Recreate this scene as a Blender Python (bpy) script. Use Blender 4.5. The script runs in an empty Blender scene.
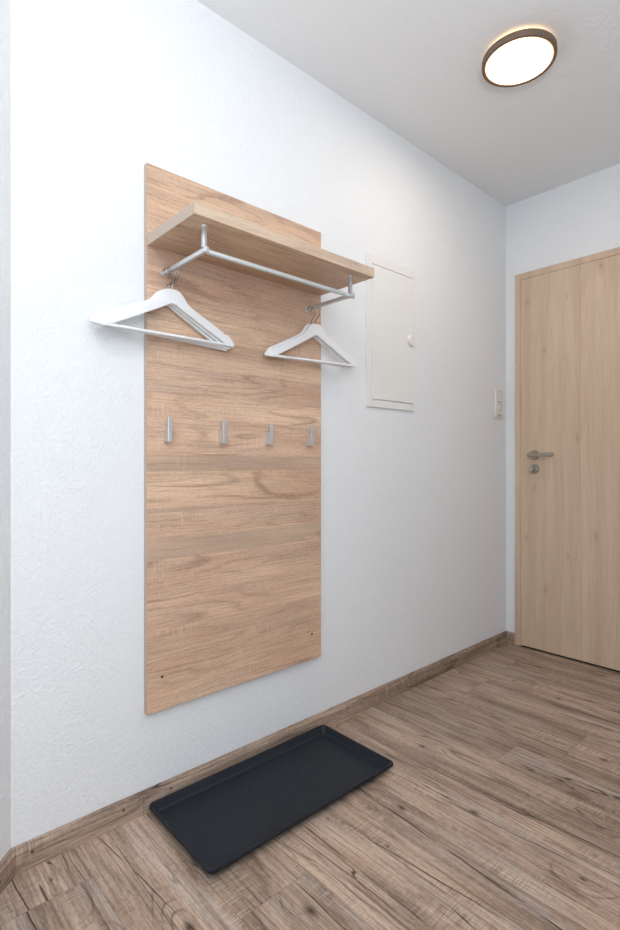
import bpy, bmesh, math, random
from mathutils import Vector, Matrix
random.seed(4)
S = bpy.context.scene
COL = S.collection
PI = math.pi

# ------------------------------------------------------------------ helpers
def link(name, bm, mat, parent=None, loc=None, smooth=False):
    me = bpy.data.meshes.new(name)
    bmesh.ops.recalc_face_normals(bm, faces=bm.faces)
    bm.to_mesh(me); bm.free()
    if smooth:
        for p in me.polygons: p.use_smooth = True
        try: me.set_sharp_from_angle(angle=math.radians(38))
        except Exception: pass
    me.materials.append(mat)
    o = bpy.data.objects.new(name, me)
    COL.objects.link(o)
    if parent: o.parent = parent
    if loc: o.location = loc
    return o

def empty(name, loc, rot=(0, 0, 0)):
    o = bpy.data.objects.new(name, None)
    o.empty_display_size = .05
    o.location = loc; o.rotation_euler = rot
    COL.objects.link(o)
    return o

def tag(o, label, cat, group=None):
    o['label'] = label; o['category'] = cat
    if group: o['group'] = group
    return o

def struct(o):
    o['kind'] = 'structure'
    return o

def box(bm, x0, x1, y0, y1, z0, z1, bev=0, seg=2):
    t = bmesh.new()
    bmesh.ops.create_cube(t, size=1)
    for v in t.verts:
        v.co = Vector(((x0+x1)/2+v.co.x*(x1-x0), (y0+y1)/2+v.co.y*(y1-y0), (z0+z1)/2+v.co.z*(z1-z0)))
    if bev:
        bmesh.ops.bevel(t, geom=list(t.edges), offset=bev, segments=seg, profile=.5, affect='EDGES')
    merge(bm, t)

def merge(bm, t):
    me = bpy.data.meshes.new('tmp'); t.to_mesh(me); t.free()
    bm.from_mesh(me); bpy.data.meshes.remove(me)

def bx(*a, **k):
    bm = bmesh.new(); box(bm, *a, **k); return bm

def tube(bm, pts, r, n=12, cap=True):
    """round tube along a list of points; r a number or a list"""
    pts = [Vector(p) for p in pts]
    rs = r if isinstance(r, (list, tuple)) else [r]*len(pts)
    rings = []; up = None
    for i, p in enumerate(pts):
        if i == 0: d = pts[1]-p
        elif i == len(pts)-1: d = p-pts[i-1]
        else: d = (pts[i+1]-p).normalized()+(p-pts[i-1]).normalized()
        d.normalize()
        if up is None:
            up = Vector((0, 0, 1)) if abs(d.z) < .9 else Vector((1, 0, 0))
        s = d.cross(up).normalized(); up = s.cross(d).normalized()
        rings.append([bm.verts.new(p+(s*math.cos(2*PI*k/n)+up*math.sin(2*PI*k/n))*rs[i]) for k in range(n)])
    for a, b in zip(rings, rings[1:]):
        for k in range(n):
            bm.faces.new((a[k], a[(k+1) % n], b[(k+1) % n], b[k]))
    if cap:
        bm.faces.new(rings[0]); bm.faces.new(rings[-1][::-1])

def lathe(bm, prof, n=48, axis='z', origin=(0, 0, 0)):
    """prof: list of (radius, height)"""
    O = Vector(origin); rings = []
    def pt(r, h, a):
        c, s = r*math.cos(a), r*math.sin(a)
        v = {'z': (c, s, h), 'x': (h, c, s), 'y': (c, h, s)}[axis]
        return O+Vector(v)
    for r, h in prof:
        if r < 1e-6: rings.append([bm.verts.new(pt(0, h, 0))])
        else: rings.append([bm.verts.new(pt(r, h, 2*PI*k/n)) for k in range(n)])
    for a, b in zip(rings, rings[1:]):
        for k in range(n):
            k2 = (k+1) % n
            if len(a) == 1 and len(b) == 1: continue
            if len(a) == 1: bm.faces.new((a[0], b[k], b[k2]))
            elif len(b) == 1: bm.faces.new((a[k], b[0], a[k2]))
            else: bm.faces.new((a[k], a[k2], b[k2], b[k]))

def prism(bm, poly, x0, x1, bev=0):
    """poly in (y,z) extruded along x"""
    t = bmesh.new()
    vs = [t.verts.new((x0, y, z)) for y, z in poly]
    f = t.faces.new(vs)
    r = bmesh.ops.extrude_face_region(t, geom=[f])
    for v in r['geom']:
        if isinstance(v, bmesh.types.BMVert): v.co.x = x1
    if bev:
        ed = [e for e in t.edges if abs(e.verts[0].co.x-e.verts[1].co.x) < 1e-7]
        bmesh.ops.bevel(t, geom=ed, offset=bev, segments=3, profile=.5, affect='EDGES')
    merge(bm, t)

# ------------------------------------------------------------------ shader builder
def lin(r, g, b):
    f = lambda c: (c/255/12.92) if c/255 <= .04045 else ((c/255+.055)/1.055)**2.4
    return (f(r), f(g), f(b), 1)

class NB:
    def __init__(s, name):
        s.mat = bpy.data.materials.new(name); s.mat.use_nodes = True
        s.t = s.mat.node_tree; s.N = s.t.nodes; s.L = s.t.links
        s.bsdf = s.N['Principled BSDF']
    def put(s, sock, v):
        if isinstance(v, bpy.types.NodeSocket): s.L.new(v, sock)
        elif v is not None: sock.default_value = v
    def m(s, op, a=None, b=None, c=None, clamp=False):
        n = s.N.new('ShaderNodeMath'); n.operation = op; n.use_clamp = clamp
        for i, v in enumerate((a, b, c)):
            if v is not None: s.put(n.inputs[i], v)
        return n.outputs[0]
    def add(s, a, b): return s.m('ADD', a, b)
    def sub(s, a, b): return s.m('SUBTRACT', a, b)
    def mul(s, a, b): return s.m('MULTIPLY', a, b)
    def xyz(s, x=0., y=0., z=0.):
        n = s.N.new('ShaderNodeCombineXYZ')
        for i, v in enumerate((x, y, z)): s.put(n.inputs[i], v)
        return n.outputs[0]
    def sep(s, v):
        n = s.N.new('ShaderNodeSeparateXYZ'); s.put(n.inputs[0], v); return n.outputs
    def noise(s, vec, scale=1., detail=2., rough=.5, dist=0.):
        n = s.N.new('ShaderNodeTexNoise'); s.put(n.inputs['Vector'], vec)
        n.inputs['Scale'].default_value = scale; n.inputs['Detail'].default_value = detail
        n.inputs['Roughness'].default_value = rough; n.inputs['Distortion'].default_value = dist
        return n.outputs['Fac']
    def white(s, v):
        n = s.N.new('ShaderNodeTexWhiteNoise'); n.noise_dimensions = '3D'; s.put(n.inputs['Vector'], v)
        return n.outputs
    def rng(s, v, a, b, c=0., d=1., smooth=True):
        n = s.N.new('ShaderNodeMapRange'); n.interpolation_type = 'SMOOTHSTEP' if smooth else 'LINEAR'
        for i, q in enumerate((v, a, b, c, d)): s.put(n.inputs[i], q)
        return n.outputs[0]
    def mix(s, f, a, b, mode='MIX'):
        n = s.N.new('ShaderNodeMix'); n.data_type = 'RGBA'; n.blend_type = mode
        s.put(n.inputs[0], f); s.put(n.inputs[6], a); s.put(n.inputs[7], b)
        return n.outputs[2]
    def obj(s):
        n = s.N.new('ShaderNodeTexCoord'); return n.outputs['Object']
    def uv(s):
        n = s.N.new('ShaderNodeTexCoord'); return n.outputs['UV']
    def attr(s, name):
        n = s.N.new('ShaderNodeAttribute'); n.attribute_name = name; return n.outputs['Vector']
    def bump(s, h, strength=.3, dist=.001):
        n = s.N.new('ShaderNodeBump'); n.inputs['Strength'].default_value = strength
        n.inputs['Distance'].default_value = dist; s.put(n.inputs['Height'], h)
        s.L.new(n.outputs[0], s.bsdf.inputs['Normal'])
    def out(s, col=None, rough=.5, metal=0., spec=.5):
        s.put(s.bsdf.inputs['Base Color'], col); s.put(s.bsdf.inputs['Roughness'], rough)
        s.put(s.bsdf.inputs['Metallic'], metal); s.bsdf.inputs['Specular IOR Level'].default_value = spec
        return s.mat

def plain(name, col, rough=.5, metal=0., spec=.5, bump=None):
    b = NB(name)
    if bump: b.bump(b.noise(b.obj(), bump[0], 2), bump[1], .0005)
    return b.out(col, rough, metal, spec)

# ---- plaster
def plaster(name, col, sc=75, st=.55, di=.0022):
    b = NB(name); p = b.obj()
    h = b.add(b.noise(p, sc, 2, .5, .6), b.mul(b.noise(p, sc*3.1, 1), .35))
    b.bump(b.rng(h, .50, .92), st, di)
    return b.out(col, .9, 0, .2)
M_wall = plaster('white_plaster', (.845, .86, .88, 1), 95, .5, .0019)
M_ceil = plaster('ceiling_plaster', (.86, .865, .875, 1), 70, .25, .0012)

# ---- weathered floor oak
def old_oak(b, a, c, r, knots=None, cracks=None, tone=1.):
    """a: along grain, c: across (metres); r: random vector"""
    r0, r1, r2 = b.sep(r)
    A = b.add(a, b.mul(r0, 31.)); C = b.add(c, b.mul(r1, 17.))
    n1 = b.noise(b.xyz(b.mul(A, 1.1), b.mul(C, 7.5), b.mul(r2, 9.)), 1., 2, .5, .25)
    kmask = None
    if knots:
        for nm in knots:
            kx, ky, kr = b.sep(b.attr(nm))
            dx = b.mul(b.sub(a, kx), .6); dy = b.sub(c, ky)
            d2 = b.m('DIVIDE', b.add(b.mul(dx, dx), b.mul(dy, dy)), b.mul(kr, kr))
            g = b.m('EXPONENT', b.mul(d2, -1./2.2))
            n1 = b.add(n1, b.mul(g, .42))
            k = b.m('EXPONENT', b.mul(d2, -1./.06))
            kmask = k if kmask is None else b.m('MAXIMUM', kmask, k)
    rings = b.m('PINGPONG', b.mul(n1, 15.), 1.)
    ringd = b.rng(rings, .62, 1., 0., 1.)
    rm = b.rng(b.noise(b.xyz(b.mul(A, 1.6), b.mul(C, 9.), 4.), 1., 2), .47, .68)
    big = b.noise(b.xyz(b.mul(A, 1.3), b.mul(C, 8.), 2.), 1., 3, .6)
    big2 = b.noise(b.xyz(b.mul(A, 4.), b.mul(C, 22.), 7.), 1., 3, .6)
    fib = b.noise(b.xyz(b.mul(A, 4.5), b.mul(C, 170.), 1.), 1., 4, .7)
    mott = b.noise(b.xyz(b.mul(A, 60.), b.mul(C, 200.), 31.), 1., 3, .75)
    strk = b.noise(b.xyz(b.mul(A, 1.6), b.mul(C, 42.), 33.), 1., 4, .65)
    pore = b.noise(b.xyz(b.mul(A, 26.), b.mul(C, 330.), 3.), 1., 2, .6)
    saw = b.noise(b.xyz(b.mul(A, 240.), b.mul(C, 16.), 5.), 1., 1, .5)
    sawm = b.rng(b.noise(b.xyz(b.mul(A, 4.), b.mul(C, 9.), 8.), 1., 2), .5, .66)
    col = b.mix(b.rng(big, .33, .68), lin(154, 135, 120), lin(203, 181, 163))
    col = b.mix(b.mul(b.rng(big2, .50, .78), .5), col, lin(176, 142, 114))
    col = b.mix(b.mul(b.rng(b.noise(b.xyz(b.mul(A, 1.7), b.mul(C, 13.), 12.), 1., 2), .52, .72), .6), col, lin(188, 181, 176))
    col = b.mix(b.mul(b.rng(big2, .47, .28), .75), col, lin(110, 88, 72))
    col = b.mix(b.mul(b.mul(ringd, rm), .80), col, lin(74, 60, 50))
    col = b.mix(b.rng(fib, .34, .60, .62, 0.), col, lin(98, 80, 66))
    col = b.mix(b.rng(strk, .50, .70, 0., .36), col, lin(216, 198, 182))
    col = b.mix(b.rng(strk, .34, .46, .42, 0.), col, lin(98, 82, 70))
    col = b.mix(b.rng(mott, .50, .68, 0., .30), col, lin(206, 188, 170))
    col = b.mix(b.rng(mott, .34, .50, .30, 0.), col, lin(96, 80, 68))
    col = b.mix(b.rng(pore, .60, .74, 0., .55), col, lin(82, 66, 54))
    col = b.mix(b.mul(b.rng(saw, .50, .62, 0., .34), sawm), col, lin(206, 188, 170))
    col = b.mix(b.mul(b.rng(saw, .38, .50, .36, 0.), sawm), col, lin(110, 92, 78))
    n2 = b.noise(b.xyz(b.mul(A, .9), b.mul(C, 11.), 15.), 1., 2, .55)
    crk = b.mul(b.rng(b.m('ABSOLUTE', b.sub(n2, .5)), .0005, .0055, 1., 0.),
                b.rng(b.noise(b.xyz(b.mul(A, 2.4), b.mul(C, 6.), 21.), 1., 2), .5, .62))
    if cracks:
        soft = None
        for ci, nm in enumerate(cracks):
            va, sl, w = b.sep(b.attr(nm))
            wob = b.mul(b.sub(b.noise(b.xyz(b.mul(A, 4.), 7.+ci*3., 0.), 1., 3, .6), .5), .024)
            d = b.m('ABSOLUTE', b.sub(b.sub(b.sub(c, va), b.mul(a, sl)), wob))
            th = b.rng(b.noise(b.xyz(b.mul(A, 5.), 30.+ci, 3.), 1., 2), .36, .52, .0, 1.)
            q = b.mul(b.rng(b.m('DIVIDE', d, w), .15, .6, 1., 0.), th)
            sf = b.mul(b.rng(b.m('DIVIDE', d, w), 0., 9., .38, 0.), th)
            soft = sf if soft is None else b.m('MAXIMUM', soft, sf)
            crk = b.m('MAXIMUM', crk, q)
        col = b.mix(b.mul(soft, b.rng(strk, .3, .55, 1., .2)), col, lin(96, 78, 64))
    col = b.mix(b.mul(crk, .88), col, lin(36, 28, 23))
    if kmask is not None: col = b.mix(b.mul(kmask, .9), col, lin(50, 38, 30))
    # per-board tone
    tn = b.add(.86, b.mul(r2, .26))
    col = b.mix(1., col, b.xyz(b.mul(tn, tone*1.02), b.mul(tn, tone*.975), b.mul(tn, tone*.955)), 'MULTIPLY')
    hgt = b.sub(b.mul(fib, .5), b.add(crk, b.mul(ringd, .2)))
    return col, hgt

ROWS0, RW, PL = .472, .1985, 1.22
KN = [(.43, .575, .040), (.355, .40, .035), (.575, .80, .045), (.492, 1.235, .035), (.645, 1.372, .040), (.80, 1.94, .035),
      (.66, 1.70, .03), (.50, 2.30, .03), (.90, 1.75, .03), (.565, 1.085, .012), (.38, 1.045, .012), (1.00, 1.56, .02)]
CR = [(.44, 1.25, 1.205, 1.150, .0060), (.30, .82, 1.05, 1.095, .0050), (.36, 1.10, 1.462, 1.500, .0042),
      (.70, 1.12, 1.37, 1.395, .0042), (.55, 1.00, 1.86, 1.90, .0042), (.02, .62, .535, .600, .0038),
      (.02, .60, .560, .545, .0022), (.10, .75, 2.05, 2.09, .0042), (.20, .95, 2.24, 2.25, .0042),
      (.04, .50, 1.66, 1.665, .0040), (.45, 1.1, 2.45, 2.47, .0040)]
bF = NB('weathered_oak_planks')
uv = bF.sep(bF.uv())
colF, hF = old_oak(bF, uv[0], uv[1], bF.attr('board'), ('knot_a', 'knot_b'), ('crack_a', 'crack_b'))
edge = bF.m('MINIMUM', bF.m('MINIMUM', uv[1], bF.sub(RW, uv[1])), bF.m('MINIMUM', uv[0], bF.sub(PL, uv[0])))
gr = bF.rng(edge, .0003, .0016, 1., 0.)
colF = bF.mix(bF.mul(gr, .42), colF, lin(60, 48, 40))
bF.bump(bF.sub(hF, bF.mul(gr, 1.5)), .35, .0008)
M_floor = bF.out(colF, .46, 0, .4)

def board_mat(name, axis, tone=1.):
    b = NB(name); p = b.sep(b.obj())
    a, c = (p[1], p[2]) if axis == 'y' else (p[0], p[2])
    col, h = old_oak(b, a, c, b.xyz(.37, .61, .35), tone=tone)
    b.bump(h, .3, .0008)
    return b.out(col, .5, 0, .35)
M_bby = board_mat('baseboard_oak', 'y', .98)
M_bbx = board_mat('baseboard_oak_far', 'x', .98)

# ---- sonoma oak panel: grain along Y
def sonoma(name, a_i, c_i, seed=0., bands=True, pale=0.):
    b = NB(name); p = b.sep(b.obj()); a, c0 = p[a_i], p[c_i]
    third = p[3-a_i-c_i]
    c = b.add(c0, b.mul(third, .37))
    gray = None
    if bands:
        # glued-up board strips of changing width; heights measured from the panel's foot
        cc = b.add(c, b.mul(b.sub(b.noise(b.xyz(b.mul(a, 1.2), 2., seed), 1., 1), .5), .012))
        idb = None
        for hgt in (.062, .150, .235, .335, .443, .510, .581, .596, .701, .755, .860, .93, 1.02, 1.11, 1.19, 1.30, 1.39, 1.47, 1.53):
            g = b.m('GREATER_THAN', cc, hgt); idb = g if idb is None else b.add(idb, g)
        for lo_, hi_, am in ((.443, .510, .75), (.581, .596, .6), (.701, .755, .8), (.150, .235, .15), (1.02, 1.11, .35), (1.30, 1.39, .25)):
            w_ = b.mul(b.mul(b.rng(cc, lo_, lo_+.002), b.rng(cc, hi_-.012, hi_, 1., 0.)), am)
            gray = w_ if gray is None else b.add(gray, w_)
        w = b.white(b.xyz(idb, seed, 3.))
        r = b.sep(w[1])
    else:
        r = b.sep(b.xyz(seed*.13, seed*.31, .5))
    A = b.add(a, b.mul(r[0], 23.)); C = b.add(c, b.mul(r[1], 5.))
    C = b.add(C, b.mul(b.sub(b.noise(b.xyz(b.mul(A, 1.6), b.mul(C, 2.), 6.), 1., 1), .5), .05))
    n1 = b.noise(b.xyz(b.mul(A, 1.3), b.mul(C, 8.), b.mul(r[2], 5.)), 1., 2, .45, .15)
    rings = b.m('PINGPONG', b.mul(n1, 22.), 1.)
    rd = b.rng(rings, .45, 1., 0., 1.)
    rm = b.rng(b.noise(b.xyz(b.mul(A, 1.6), b.mul(C, 9.), 11.), 1., 2), .45, .68, .05, 1.)
    big = b.noise(b.xyz(b.mul(A, 1.5), b.mul(C, 9.), 2.), 1., 3, .55)
    gre = b.noise(b.xyz(b.mul(A, 2.2), b.mul(C, 16.), 9.), 1., 3, .6)
    fib = b.noise(b.xyz(b.mul(A, 5.), b.mul(C, 210.), 1.), 1., 4, .65)
    pore = b.noise(b.xyz(b.mul(A, 30.), b.mul(C, 420.), 3.), 1., 2, .6)
    saw = b.noise(b.xyz(b.mul(A, 260.), b.mul(C, 14.), 5.), 1., 1, .5)
    sawm = b.rng(b.noise(b.xyz(b.mul(A, 5.), b.mul(C, 9.), 8.), 1., 2), .53, .66)
    col = b.mix(b.rng(big, .3, .7), lin(204, 168, 142), lin(232, 199, 169))
    col = b.mix(b.rng(gre, .5, .74, 0., .50), col, lin(188, 168, 152))
    col = b.mix(b.mul(b.mul(rd, rm), .62), col, lin(150, 118, 98))
    col = b.mix(b.rng(fib, .32, .56, .5, 0.), col, lin(156, 122, 100))
    mo = b.noise(b.xyz(b.mul(A, 50.), b.mul(C, 260.), 31.), 1., 2, .7)
    col = b.mix(b.rng(mo, .5, .66, 0., .25), col, lin(236, 210, 186))
    col = b.mix(b.rng(mo, .34, .48, .2, 0.), col, lin(158, 128, 108))
    if gray is not None: col = b.mix(b.mul(b.mul(gray, .75), b.rng(gre, .3, .6, .55, 1.)), col, lin(178, 156, 140))
    if pale: col = b.mix(pale, col, lin(196, 178, 166))
    col = b.mix(b.rng(pore, .6, .74, 0., .40), col, lin(142, 112, 92))
    col = b.mix(b.mul(b.rng(saw, .52, .66, 0., .34), sawm), col, lin(238, 214, 190))
    tn = b.add(.93, b.mul(r[2], .13))
    col = b.mix(1., col, b.xyz(tn, b.mul(tn, b.add(.985, b.mul(r[1], .02))), b.mul(tn, b.add(.97, b.mul(r[0], .05)))), 'MULTIPLY')
    b.bump(b.sub(fib, b.mul(rd, .2)), .2, .0005)
    return b.out(col, .48, 0, .35)
M_panel = sonoma('light_oak_decor', 1, 2, 2.)
M_shelf = sonoma('light_oak_shelf', 1, 0, 5., False)
M_band = sonoma('pale_oak_edge_band', 1, 2, 8., False, .4)
M_edge = plain('grey_oak_edge_band', lin(190, 171, 156), .55, bump=(200, .1))

# ---- door veneer: vertical grain
def veneer():
    b = NB('pale_door_veneer'); p = b.sep(b.obj())
    a, c = p[2], p[0]
    q = b.add(b.m('GREATER_THAN', c, .406), b.m('GREATER_THAN', c, .67)); w = b.sep(b.white(b.xyz(q, 1., 2.))[1])
    seam = b.m('MINIMUM', b.m('ABSOLUTE', b.sub(c, .406)), b.m('ABSOLUTE', b.sub(c, .67)))
    seam = b.rng(seam, .0005, .003, .2, 0.)
    A = b.add(a, b.mul(w[0], 19.)); C = b.add(c, b.mul(w[1], 7.))
    big = b.noise(b.xyz(b.mul(A, .7), b.mul(C, 14.), 1.), 1., 3, .5)
    n1 = b.noise(b.xyz(b.mul(A, .6), b.mul(C, 6.), b.mul(w[2], 5.)), 1., 2, .5)
    rings = b.rng(b.m('PINGPONG', b.mul(n1, 22.), 1.), .4, 1., 0., .14)
    fib = b.noise(b.xyz(b.mul(A, 7.), b.mul(C, 200.), 1.), 1., 3, .6)
    col = b.mix(b.rng(big, .3, .7), lin(206, 181, 156), lin(220, 197, 172))
    col = b.mix(rings, col, lin(184, 152, 130))
    col = b.mix(b.rng(fib, .3, .6, .30, 0.), col, lin(184, 156, 132))
    for kx, kz, kr in [(.174, .876, .014), (.478, .641, .022), (.347, .53, .012), (.233, .336, .018),
                       (.130, .599, .014), (.39, 1.13, .016), (.135, 1.87, .016), (.225, 1.60, .016), (.73, 1.4, .018), (.50, 1.97, .022), (.34, 1.86, .010)]:
        dx = b.sub(c, kx); dz = b.mul(b.sub(a, kz), .55)
        d2 = b.add(b.mul(dx, dx), b.mul(dz, dz))
        col = b.mix(b.mul(b.m('EXPONENT', b.mul(d2, -1./(kr*kr*.8))), .30), col, lin(170, 128, 102))
        col = b.mix(b.mul(b.m('EXPONENT', b.mul(d2, -1./(kr*kr*.06))), .28), col, lin(136, 96, 72))
    tn = b.add(.965, b.mul(w[2], .06))
    col = b.mix(1., col, b.xyz(tn, tn, tn), 'MULTIPLY')
    col = b.mix(seam, col, lin(150, 120, 96))
    b.bump(fib, .1, .0004)
    return b.out(col, .5, 0, .35)
M_door = veneer()

M_white = plain('white_lacquered_wood', (.88, .885, .90, 1), .35)
M_pvc = plain('cream_white_plastic', lin(232, 229, 221), .4)
M_fuse = plain('off_white_painted_steel', (.83, .825, .805, 1), .45)
M_alu = plain('brushed_aluminium', lin(214, 217, 220), .36, .75)
M_rail = plain('satin_silver_rail', lin(214, 219, 218), .4, .35)
M_chrome = plain('polished_wire', lin(190, 190, 188), .18, 1.)
M_steel = plain('satin_stainless_steel', lin(176, 168, 156), .32, 1.)
M_dark = plain('dark_void', (.015, .013, .012, 1), .9)
M_lampb = plain('bronze_brown_metal', lin(116, 98, 84), .5, .1)
M_nail = plain('rusty_brown_nail', lin(104, 66, 36), .6)
M_gap = plain('shadow_gap_grey', lin(120, 114, 106), .8)
M_pin = plain('screw_hole_dark', lin(46, 34, 28), .7)

def emit(name, col, st):
    b = NB(name); b.bsdf.inputs['Emission Color'].default_value = col
    b.bsdf.inputs['Emission Strength'].default_value = st
    return b.out(col, .6)
M_diff = emit('warm_lamp_diffuser', (1, .86, .68, 1), 9.)
M_halo = emit('warm_back_glow_ring', (1, .70, .38, 1), 1.8)
M_lip = emit('amber_lit_lip_glow', (1, .48, .14, 1), .9)  # lamplight on the inner lip, put in as emission

# tray plastic with embossed lozenges on its floor
bT = NB('black_blue_plastic'); p = bT.sep(bT.obj())
u = bT.mul(bT.add(p[0], p[1]), 25.); v = bT.mul(bT.sub(p[0], p[1]), 25.)
fu = bT.m('ABSOLUTE', bT.sub(bT.m('FRACT', u), .5)); fv = bT.m('ABSOLUTE', bT.sub(bT.m('FRACT', v), .5))
chk = bT.m('MODULO', bT.m('ABSOLUTE', bT.add(bT.m('FLOOR', u), bT.m('FLOOR', v))), 2.)
l1 = bT.mul(bT.rng(fu, .06, .13, 1., 0.), bT.rng(fv, .30, .42, 1., 0.))
l2 = bT.mul(bT.rng(fv, .06, .13, 1., 0.), bT.rng(fu, .30, .42, 1., 0.))
hh = bT.add(bT.mul(l1, chk), bT.mul(l2, bT.sub(1., chk)))
inside = bT.mul(bT.rng(bT.m('ABSOLUTE', p[0]), .128, .132, 1., 0.), bT.rng(bT.m('ABSOLUTE', p[1]), .30, .305, 1., 0.))
bT.bump(bT.mul(hh, inside), .35, .0012)
M_tray = bT.out((.0115, .0155, .0225, 1), .5, 0, .3)

# ------------------------------------------------------------------ room shell
H = 2.446; YF = 2.81; YB = -1.35; XR = 1.95
# floor of single boards
me = bpy.data.meshes.new('floor'); vs = []; fs = []; uvs = []; att = []; extra = {q: [] for q in ('knot_a', 'knot_b', 'crack_a', 'crack_b')}
k0 = -10
for k in range(k0, 13):
    y0 = ROWS0+k*RW; y1 = y0+RW
    j = {-1: .147, 0: 1.12, 1: .487, 2: 1.16, 3: .012, 4: .03, 5: 1.14, 6: .557, 7: .70, 8: .20}.get(k, None)
    if j is None: j = [.95, .30, .79, 1.12, .05, .64][(k*5+2) % 6] + .013*k
    x = j-PL*2
    while x < XR:
        i = len(vs)
        X0, X1, Y0_, Y1_ = max(x, 0.), min(x+PL, XR), max(y0, YB), min(y1, YF)
        if X1 > X0 and Y1_ > Y0_:
            vs += [(X0, Y0_, 0), (X1, Y0_, 0), (X1, Y1_, 0), (X0, Y1_, 0)]
            fs.append((i, i+1, i+2, i+3))
            uvs += [(X0-x, Y0_-y0), (X1-x, Y0_-y0), (X1-x, Y1_-y0), (X0-x, Y1_-y0)]
            r = (random.random(), random.random(), random.random()); att += [r]*4
            kk = [(qx-x, qy-y0, qr) for qx, qy, qr in KN if X0 <= qx < X1 and y0 <= qy < y1]
            while len(kk) < 2: kk.append((random.uniform(0, PL), random.uniform(.01, RW-.01), random.uniform(.012, .03)) if random.random() < .45 else (9., 9., .01))
            cc = []
            for qa, qb, ya, yb, w_ in CR:
                mx, my = (qa+qb)/2, (ya+yb)/2
                if X0 <= mx < X1 and y0 <= my < y1:
                    sl = (yb-ya)/(qb-qa); cc.append((ya-y0-sl*(qa-x), sl, w_))
            while len(cc) < 2: cc.append((random.uniform(.01, RW-.01), random.uniform(-.03, .03), random.uniform(.002, .0042)))
            for nm, q in (('knot_a', kk[0]), ('knot_b', kk[1]), ('crack_a', cc[0]), ('crack_b', cc[1])): extra[nm] += [q]*4
        x += PL
me.from_pydata(vs, [], fs)
ul = me.uv_layers.new(name='UVMap')
for i, q in enumerate(uvs): ul.data[i].uv = q
at = me.attributes.new('board', 'FLOAT_VECTOR', 'CORNER')
for i, q in enumerate(att): at.data[i].vector = q
for nm, vals in extra.items():
    at = me.attributes.new(nm, 'FLOAT_VECTOR', 'CORNER')
    for i, q in enumerate(vals): at.data[i].vector = q
me.materials.append(M_floor)
o = bpy.data.objects.new('floor', me); COL.objects.link(o); struct(o)
# thickness beneath the boards
T = .12
struct(link('trim_2', bx(-T, XR+T, YB-T, YF+T, -.1, -.002), M_dark))['label'] = 'subfloor slab under the boards'
D0 = .328                       # where the splayed wall starts
DX = .36
struct(link('ceiling', bx(-T, XR+T, YB-T, YF+T, H, H+.1), M_ceil))
struct(link('wall_left', bx(-T, 0, D0, YF+T, -.002, H), M_wall))
struct(link('wall_far', bx(0, XR+T, YF, YF+T, -.002, H), M_wall))
# right wall with an unseen window, added to bring cool fill from the camera side
WY0, WY1, WZ0, WZ1 = -1.15, .45, .80, 2.30
bm = bmesh.new()
box(bm, XR, XR+T, YB-T, WY0, -.002, H); box(bm, XR, XR+T, WY1, YF, -.002, H)
box(bm, XR, XR+T, WY0, WY1, -.002, WZ0); box(bm, XR, XR+T, WY0, WY1, WZ1, H)
struct(link('wall_right', bm, M_wall))
bm = bmesh.new()
pl = [(0, D0), (DX, D0-DX), (DX, D0-DX-T), (-T, D0-.02), (-T, D0)]
vv = [bm.verts.new((x, y, -.002)) for x, y in pl]
f = bm.faces.new(vv); r = bmesh.ops.extrude_face_region(bm, geom=[f])
for e in r['geom']:
    if isinstance(e, bmesh.types.BMVert): e.co.z = H
struct(link('wall_diagonal', bm, M_wall))
struct(link('wall_side', bx(DX-T, DX, YB, D0-DX, -.002, H), M_wall))
struct(link('wall_back', bx(DX-T, XR, YB-T, YB, -.002, H), M_wall))
bm = bmesh.new(); fw = .05
box(bm, XR+.03, XR+.09, WY0, WY0+fw, WZ0, WZ1, .004); box(bm, XR+.03, XR+.09, WY1-fw, WY1, WZ0, WZ1, .004)
box(bm, XR+.03, XR+.09, WY0+fw, WY1-fw, WZ0, WZ0+fw, .004); box(bm, XR+.03, XR+.09, WY0+fw, WY1-fw, WZ1-fw, WZ1, .004)
struct(link('fill_window_1', bm, M_pvc))  # frame of the added, unseen window

# baseboards: flat front with a sloping top
BT, BH, BF_ = .015, .0625, .0495
def skirt(p, q, n, ea=0., eb=0., inset=0.):
    """from p to q along the wall, n = direction into the room; ea/eb mitre offsets"""
    bm = bmesh.new(); p = Vector((*p, 0)); q = Vector((*q, 0)); n = Vector((*n, 0)); d = (q-p).normalized()
    prof = [(0.0005, 0), (BT, 0), (BT, BF_-.002), (BT-.001, BF_), (.004, BH-.001), (.0005, BH)]
    a = [bm.verts.new(p+n*t+d*(ea*t)+Vector((0, 0, z))) for t, z in prof]
    b = [bm.verts.new(q+n*t-d*(eb*t)+Vector((0, 0, z))) for t, z in prof]
    m = len(prof)
    for i in range(m): bm.faces.new((a[i], a[(i+1) % m], b[(i+1) % m], b[i]))
    bm.faces.new(a); bm.faces.new(b[::-1])
    return bm
t22 = math.tan(math.radians(22.5))
SEAM = .664
s45 = math.sqrt(.5)
bl = struct(link('baseboard_left', skirt((0, D0), (0, SEAM-.0006), (1, 0), t22, 0), M_bby))
link('baseboard_length', skirt((0, SEAM+.0006), (0, YF), (1, 0), 0, 1), M_bby, bl)
bd = struct(link('baseboard_diagonal', skirt((DX, D0-DX), (0, D0), (s45, s45), 0, t22), M_bby))
struct(link('baseboard_far', skirt((0, YF), (.061, YF), (0, -1), 1, 0), M_bbx))
struct(link('baseboard_right', skirt((XR, YB), (XR, YF), (-1, 0), 1, 1), M_bby))
for i, (y, z) in enumerate([(.372, .040), (.605, .040), (.749, .042), (1.508, .044), (2.24, .040)]):
    bm = bmesh.new(); lathe(bm, [(.0042, 0), (.0042, .0008), (.002, .0014), (0, .0014)], 12, 'x', (BT, y, z))
    link('nail', bm, M_nail, bl)
bm = bmesh.new(); lathe(bm, [(.0042, 0), (.0042, .0008), (.002, .0014), (0, .0014)], 12, 'x', (0, 0, 0))
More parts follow.
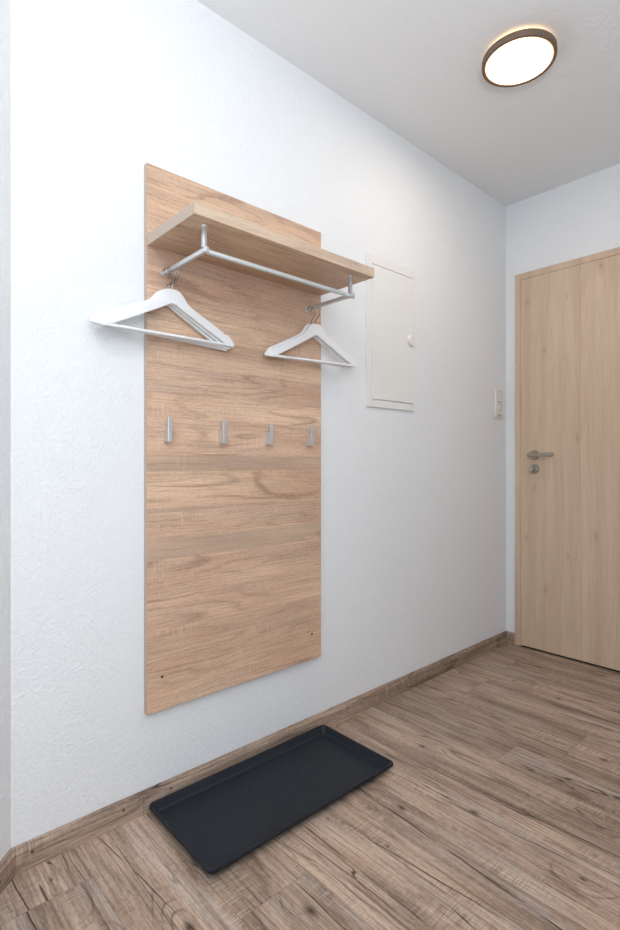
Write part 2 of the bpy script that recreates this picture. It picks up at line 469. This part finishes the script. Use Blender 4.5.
nl = link('nail', bm, M_nail, bd)
nl.rotation_euler = (0, 0, PI/4); nl.location = (.065*s45+BT*s45, D0-.065*s45+BT*s45, .030)
# floor transition strip that shows in the lower right corner
bm = bmesh.new()
d = Vector((.7396, -.673, 0)); e = Vector((.673, .7396, 0)); p0 = Vector((1.045, 1.300, 0))
prof = [(0, 0), (.006, .004), (.034, .004), (.04, 0)]
a = [bm.verts.new(p0+e*s+Vector((0, 0, z+.0003))) for s, z in prof]; b_ = [bm.verts.new(p0+d*.9+e*s+Vector((0, 0, z+.0003))) for s, z in prof]
for i in range(4): bm.faces.new((a[i], a[(i+1) % 4], b_[(i+1) % 4], b_[i]))
bm.faces.new(a); bm.faces.new(b_[::-1])
struct(link('trim_1', bm, plain('brown_transition_strip', lin(134, 104, 78), .5)))

# ------------------------------------------------------------------ door in the far wall
dr = struct(empty('door_1', (0, YF, 0)))
CX0, CZ1 = .060, 2.040            # casing outside
LX0, LZ1, LX1 = .096, 2.003, .960  # leaf
CX1 = LX1+.036
bm = bmesh.new(); fy0, fy1 = -.016, -.0005
box(bm, CX0, LX0-.0030, fy0, fy1, .002, LZ1+.0030, .0015); box(bm, LX1+.0030, CX1, fy0, fy1, .002, LZ1+.0030, .0015)
link('door_frame', bm, M_door, dr)
link('frame_rebate', bx(LX0-.004, LX1+.004, -.0045, -.0003, .012, LZ1+.004), M_door, dr)
bm = bx(CX0, CX1, fy0, fy1, LZ1+.0032, CZ1, bev=.0015)
link('door_frame_head', bm, M_door, dr)
leaf = link('door_leaf', bx(LX0, LX1, -.022, -.0015, .012, LZ1, bev=.002), M_door, dr)
link('door_gap_shade', bx(LX0, LX1, -.004, -.0004, .0005, .0118), M_dark, dr)  # black strip paints the shade under the leaf
hz = 1.048; hx = .172
hd = empty('door_handle', (hx, -.022, hz)); hd.parent = leaf
bm = bmesh.new(); lathe(bm, [(0, 0), (.026, 0), (.026, -.005), (.0235, -.008), (0, -.008)], 40, 'y')
link('rosette', bm, M_steel, hd, smooth=True)
bm = bmesh.new()
tube(bm, [(0, -.006, 0), (0, -.030, 0), (0, -.045, 0)], .0095, 20)
tube(bm, [(-.014, -.052, 0), (-.013, -.052, 0), (.117, -.052, 0), (.118, -.052, 0)], [.0088, .0098, .0098, .0088], 24)
link('lever', bm, M_steel, hd, smooth=True)
lk = empty('lock', (hx, -.022, .973)); lk.parent = leaf
bm = bmesh.new(); lathe(bm, [(0, 0), (.026, 0), (.026, -.005), (.0235, -.008), (.014, -.008), (.013, -.005), (0, -.005)], 40, 'y')
link('rosette', bm, M_steel, lk, smooth=True)
bm = bmesh.new()
tube(bm, [(0, -.004, .0), (0, -.014, .0)], .0075, 20)
tube(bm, [(-.003, -.014, .0), (-.003, -.030, 0), (-.003, -.0315, 0)], [.0115, .0115, .010], 24)
link('thumb_turn', bm, M_chrome, lk, smooth=True)

# ------------------------------------------------------------------ coat rack
rk = tag(empty('wall_coat_rack', (0, 1.016, .287)),
         'light oak wall coat rack panel with hat shelf, rail and four hooks', 'coat rack')
W0, W1, ZB, ZT = .672-1.016, 1.360-1.016, -.004, 1.869-.287
back = link('back_panel', bx(.001, .018, W0, W1, ZB, ZT, bev=.0008), M_panel, rk)
for k, y in enumerate((W0-.0006, W1)):
    e = link('edge_band', bx(.0015, .0175, y, y+.0006, ZB+.001, ZT-.001), M_edge, back)
    e['label'] = 'greyish edge strip'
for y, z in ((.719, .381), (1.314, .376)):
    bm = bmesh.new(); lathe(bm, [(0, .0181), (.0042, .0181), (.0038, .0190), (0, .0186)], 16, 'x', (0, y-1.016, z-.287))
    link('screw_cap', bm, M_pin, back)['label'] = 'dark screw cap near lower corner'
SZ = 1.632-.287
sh = link('shelf', bx(.0185, .281, .674-1.016, 1.3575-1.016, SZ, SZ+.031, bev=.0008), M_shelf, rk)
link('front_edge_band', bx(.281, .2817, .674-1.016, 1.3575-1.016, SZ+.0005, SZ+.0305), M_band, sh)
for y in (.6733-1.016, 1.3575-1.016):
    link('end_edge_band', bx(.0185, .281, y, y+.0007, SZ+.0005, SZ+.0305), M_edge, sh)
AZ = 1.566-.287; YL, YR = .728-1.016, 1.287-1.016
link('hanging_rail', bx(.231, .243, YL+.008, YR+.020, AZ-.006, AZ+.006, bev=.0035, seg=3), M_rail, rk, smooth=True)
for sg, y in ((-1, YL), (1, YR)):
    bm = bmesh.new()
    box(bm, .0185, .2485, y-.0055, y+.0055, AZ-.006, AZ+.006, .002)
    ar = link('support_arm', bm, M_alu, rk, smooth=True)
    link('wall_plate', bx(.0182, .0215, y-.009, y+.009, AZ-.011, AZ+.011, bev=.001), M_alu, ar)
    link('end_clamp', bx(.2445, .2520, y-.0075, y+.0075, AZ-.0075, AZ+.0075, bev=.002), M_alu, ar, smooth=True)
    yp = y-.004*1
    bm = bmesh.new(); box(bm, .2320, .2430, y-.006, y+.006, AZ+.0075, SZ-.003, .0018)
    po = link('shelf_post', bm, M_alu, rk, smooth=True)
    bm = bmesh.new(); lathe(bm, [(0, -.0045), (.0078, -.0045), (.0085, -.0035), (.0085, 0), (0, 0)], 24, 'z', (.2375, y, SZ-.0002))
    link('post_flange', bm, M_alu, po, smooth=True)
for y in (.731, .918, 1.105, 1.294):
    bm = bmesh.new(); y -= 1.016
    prof = [(.0182, 1.069), (.046, 1.069), (.046, 1.140), (.038, 1.140), (.038, 1.112), (.0182, 1.112)]
    t = bmesh.new()
    vv = [t.verts.new((x, y-.0065, z-.287)) for x, z in prof]
    f = t.faces.new(vv); r = bmesh.ops.extrude_face_region(t, geom=[f])
    for v in r['geom']:
        if isinstance(v, bmesh.types.BMVert): v.co.y = y+.0065
    bmesh.ops.bevel(t, geom=list(t.edges), offset=.0009, segments=2, profile=.5, affect='EDGES')
    merge(bm, t)
    link('coat_hook', bm, M_alu, rk)

# ------------------------------------------------------------------ hangers
def hanger_outline():
    up = [(0, .010), (.012, .0098), (.021, .0075), (.030, .001), (.038, -.009), (.046, -.020), (.056, -.029), (.070, -.037),
          (.100, -.0515), (.140, -.0705), (.1760, -.0880), (.1775, -.0935), (.1830, -.0905), (.1930, -.0940), (.2030, -.1010),
          (.2110, -.1110), (.2165, -.1200), (.2150, -.1255), (.2050, -.1280), (.1900, -.1240)]
    lo = [(.150, -.1040), (.100, -.0790), (.050, -.0540), (.016, -.0365), (.008, -.0325)]
    h = up+lo
    return h+[(0, -.0312)]+[(-y, z) for y, z in reversed(h[1:])]
def make_hanger(name):
    r = empty(name, (0, 0, 0))       # origin on the rail, the hook's apex
    dz = -.0745                       # outline datum below the apex
    bm = bmesh.new(); prism(bm, [(y, z+dz) for y, z in hanger_outline()], -.0044, .0044, .0014)
    link('shoulder_frame', bm, M_white, r, smooth=True)
    bm = bmesh.new(); tube(bm, [(0, -.196, -.1225+dz), (0, .196, -.1225+dz)], .0046, 14)
    link('trouser_bar', bm, M_white, r, smooth=True)
    R = .0195; cz = -R-.0002; w = .0019; pts = [(0, 0, .004+dz), (0, 0, .0235+dz)]
    pts += [(0, .0035, .0275+dz), (0, .0095, .0325+dz)]
    for k in range(-42, 200, 9):
        a = math.radians(k); pts.append((0, .0025+R*math.cos(a), cz+w+R*math.sin(a)))
    bm = bmesh.new(); tube(bm, pts, w, 10)
    link('hook', bm, M_chrome, r, smooth=True)
    return r
def dup(root):
    c = root.copy(); COL.objects.link(c)
    for ch in root.children:
        k = ch.copy(); COL.objects.link(k); k.parent = c
    return c
proto = make_hanger('clothes_hanger')
AZW = 1.566+.006
HG = [(.0580, .730, .8, 2.4, 'left', 'white wooden hanger on left rail arm, foremost of its three'),
      (.0450, .7285, -.7, 1.6, 'left', 'white wooden hanger on left rail arm, in the middle of its three'),
      (.0320, .7275, -2.2, .7, 'left', 'white wooden hanger on left rail arm, closest to the panel of three'),
      (.0560, 1.2950, 1.9, -.5, 'right', 'white wooden hanger on right rail arm, the front one of two'),
      (.0420, 1.2875, 1.3, .8, 'right', 'white wooden hanger on right rail arm, the rear one against the panel')]
for i, (x, y, tilt, yaw, side, lab) in enumerate(HG):
    o = proto if i == 0 else dup(proto)
    o.location = (x, y, AZW+.0002)
    o.rotation_euler = (math.radians(tilt), 0, math.radians(yaw))
    tag(o, lab, 'hanger', 'white wooden hangers on the coat rack')

# ------------------------------------------------------------------ fuse box
fb = tag(empty('fuse_box', (0, 1.788, 1.239)), 'off-white flush fuse box cabinet in the wall right of the coat rack', 'fuse box')
y0, y1, z0, z1 = 1.630-1.788, 1.953-1.788, 0., 1.872-1.239
dy0, dy1, dz0, dz1 = 1.664-1.788, 1.938-1.788, .033, .593
bm = bmesh.new()
fx = .0065
box(bm, .0005, fx, y0, dy0-.001, z0, z1, .0015); box(bm, .0005, fx, dy1+.001, y1, z0, z1, .0015)
box(bm, .0005, fx, dy0-.001, dy1+.001, z0, dz0-.0015, .0015); box(bm, .0005, fx, dy0-.001, dy1+.001, dz1+.0035, z1, .0015)
link('frame', bm, M_fuse, fb)
fd = link('door', bx(.002, .0095, dy0, dy1, dz0, dz1, bev=.002), M_fuse, fb)
bm = bmesh.new(); lathe(bm, [(0, .0095), (.0235, .0095), (.0235, .0145), (.0205, .0175), (0, .0180)], 40, 'x', (0, 1.922-1.788, 1.552-1.239))
link('latch', bm, M_pvc, fd, smooth=True)

# ------------------------------------------------------------------ switch over socket
sw = tag(empty('switch_and_socket', (0, 2.716, 1.254)), 'white light switch above a wall socket, on the left wall beside the door', 'light switch')
link('cover_frame', bx(.0005, .012, -.038, .038, 0, .152, bev=.003), M_pvc, sw, smooth=True)
rc = bmesh.new(); prism(rc, [(-.026, .085), (.026, .085), (.026, .140), (-.026, .140)], .012, .0165, .0015)
for v in rc.verts:
    if v.co.x > .014: v.co.x -= (v.co.z-.112)*.09
rr = link('rocker', rc, M_pvc, sw)
link('rocker_gap_shade', bx(.0121, .0126, -.0275, .0275, .0835, .1415), M_gap, sw)  # grey inlay sheets paint the shade around rocker and socket
link('socket_gap_shade', bx(.0121, .0124, -.0275, .0275, .0105, .0690), M_gap, sw)
link('socket_plate', bx(.0125, .0150, -.0262, .0262, .0120, .0675, bev=.001), M_pvc, sw)
bm = bmesh.new()
lathe(bm, [(.0258, .0150), (.0255, .0175), (.0235, .0180), (.0205, .0175), (.0195, .0152), (0, .0152)], 36, 'x', (0, 0, .040))
so = link('socket', bm, M_pvc, sw, smooth=True)
for y in (-.0095, .0095):
    bm = bmesh.new(); lathe(bm, [(0, .0153), (.0030, .0153), (.0030, .0157), (0, .0157)], 12, 'x', (0, y, .040))
    link('contact_hole', bm, M_pin, so)
# ------------------------------------------------------------------ ceiling lamp
def lamp(name, loc):
    r = empty(name, loc)
    bm = bmesh.new(); lathe(bm, [(0, 0), (.095, 0), (.095, -.010), (0, -.010)], 64)
    link('mount', bm, M_pvc, r)
    bm = bmesh.new(); lathe(bm, [(.108, -.0095), (.098, -.0085), (.0955, -.0085), (.0955, -.0105), (.108, -.0105), (.108, -.0095)], 64)
    link('back_glow_ring', bm, M_halo, r)
    bm = bmesh.new(); lathe(bm, [(0, -.015), (.119, -.015), (.1225, -.017), (.1230, -.0355), (.1222, -.0375), (.1165, -.0385), (.1130, -.0375), (.1120, -.0330), (0, -.0330)], 96)
    link('housing', bm, M_lampb, r, smooth=True)
    bm = bmesh.new(); lathe(bm, [(0, -.0335), (.1085, -.0335), (.1085, -.0362), (.1070, -.0368), (0, -.0370)], 96)
    link('diffuser', bm, M_diff, r, smooth=True)
    bm = bmesh.new(); lathe(bm, [(.1086, -.0334), (.1119, -.0334), (.1119, -.0358), (.1086, -.0366), (.1086, -.0334)], 96)
    link('lit_lip_ring', bm, M_lip, r, smooth=True)  # emissive ring imitates the lip lit by the diffuser
    return r
tag(lamp('ceiling_lamp', (.577, 1.784, H-.0002)), 'round flat ceiling lamp with brown rim, switched on, warm white', 'lamp')

# ------------------------------------------------------------------ boot tray
def rrect(hx, hy, r, n=8):
    pts = []
    for cx, cy, a0 in ((hx-r, hy-r, 0), (-hx+r, hy-r, 90), (-hx+r, -hy+r, 180), (hx-r, -hy+r, 270)):
        for k in range(n+1):
            a = math.radians(a0+90*k/n); pts.append((cx+r*math.cos(a), cy+r*math.sin(a)))
    return pts
bm = bmesh.new(); HX, HY = .1705, .3480
layers = [(.024, .0008, .010), (.021, .0020, .010), (.0080, .0180, .013), (.0060, .0195, .014), (.0012, .0200, .016), (0., .0225, .016), (.0002, .0270, .016), (.0015, .0292, .015),
          (.0045, .0303, .014), (.0075, .0298, .012), (.0095, .0275, .011), (.0150, .0070, .012), (.0170, .0048, .011), (.0200, .0040, .010), (.0400, .0042, .008)]
rings = []
for ins, z, r in layers:
    rings.append([bm.verts.new((x, y, z)) for x, y in rrect(HX-ins, HY-ins, r)])
n = len(rings[0])
for a, b in zip(rings, rings[1:]):
    for k in range(n): bm.faces.new((a[k], a[(k+1) % n], b[(k+1) % n], b[k]))
bm.faces.new(rings[0][::-1]); bm.faces.new(rings[-1])
tr = link('boot_tray', bm, M_tray, None, (.1925, 1.0190, .0003), True)
tr.rotation_euler = (0, 0, math.radians(-.45))
tag(tr, 'long black plastic boot tray lying on the floor against the baseboard', 'tray')

# ------------------------------------------------------------------ light
w = bpy.data.worlds.new('World'); S.world = w; w.use_nodes = True
w.node_tree.nodes['Background'].inputs[0].default_value = (.80, .90, 1., 1)
w.node_tree.nodes['Background'].inputs[1].default_value = 1.0
def area(name, loc, rot, sx, sy, e, col):
    L = bpy.data.lights.new(name, 'AREA'); L.shape = 'RECTANGLE'; L.size = sx; L.size_y = sy; L.energy = e; L.color = col
    o = bpy.data.objects.new(name, L); o.location = loc; o.rotation_euler = rot; COL.objects.link(o); return o
area('window_fill', (XR+.11, (WY0+WY1)/2, (WZ0+WZ1)/2), (PI/2, 0, PI/2), WY1-WY0-.1, WZ1-WZ0-.1, 19, (.86, .935, 1.))  # cool fill light set in the added window
# assumed unseen flash, added as fill, aimed at the ceiling behind the camera
area('assumed_flash_fill', (1.60, .10, 1.60), (PI-.15, .12, 0), .25, .25, 23, (.91, .96, 1.))
area('lamp_glow', (.577, 1.784, H-.0415), (0, 0, 0), .15, .15, 2.6, (1, .84, .70))
# unseen second lamp, added behind the camera as fill
l2 = lamp('ceiling_lamp', (1.15, -.35, H-.0002))
tag(l2, 'unseen round ceiling lamp added behind the camera for fill light', 'lamp')
L = bpy.data.lights.new('unseen_lamp_fill', 'AREA'); L.shape = 'DISK'; L.size = .22; L.energy = 5; L.color = (1, .97, .94)
o = bpy.data.objects.new('unseen_lamp_fill', L); o.location = (1.15, -.35, H-.045); COL.objects.link(o)  # fill light under the added lamp

# ------------------------------------------------------------------ camera
cam = bpy.data.cameras.new('camera'); co = bpy.data.objects.new('camera', cam); COL.objects.link(co)
A = math.atan(580/527.6)
co.location = (1.452, 0, 1.01); co.rotation_euler = (PI/2, 0, A)
cam.sensor_fit = 'VERTICAL'; cam.sensor_height = 36; cam.sensor_width = 24
cam.lens = 527.6/930*36
cam.shift_y = -3/930
cam.clip_start = .02
S.camera = co
S.view_settings.view_transform = 'Standard'; S.view_settings.look = 'None'
S.view_settings.exposure = 0.07; S.view_settings.gamma = 1; S.view_settings.use_curve_mapping = False
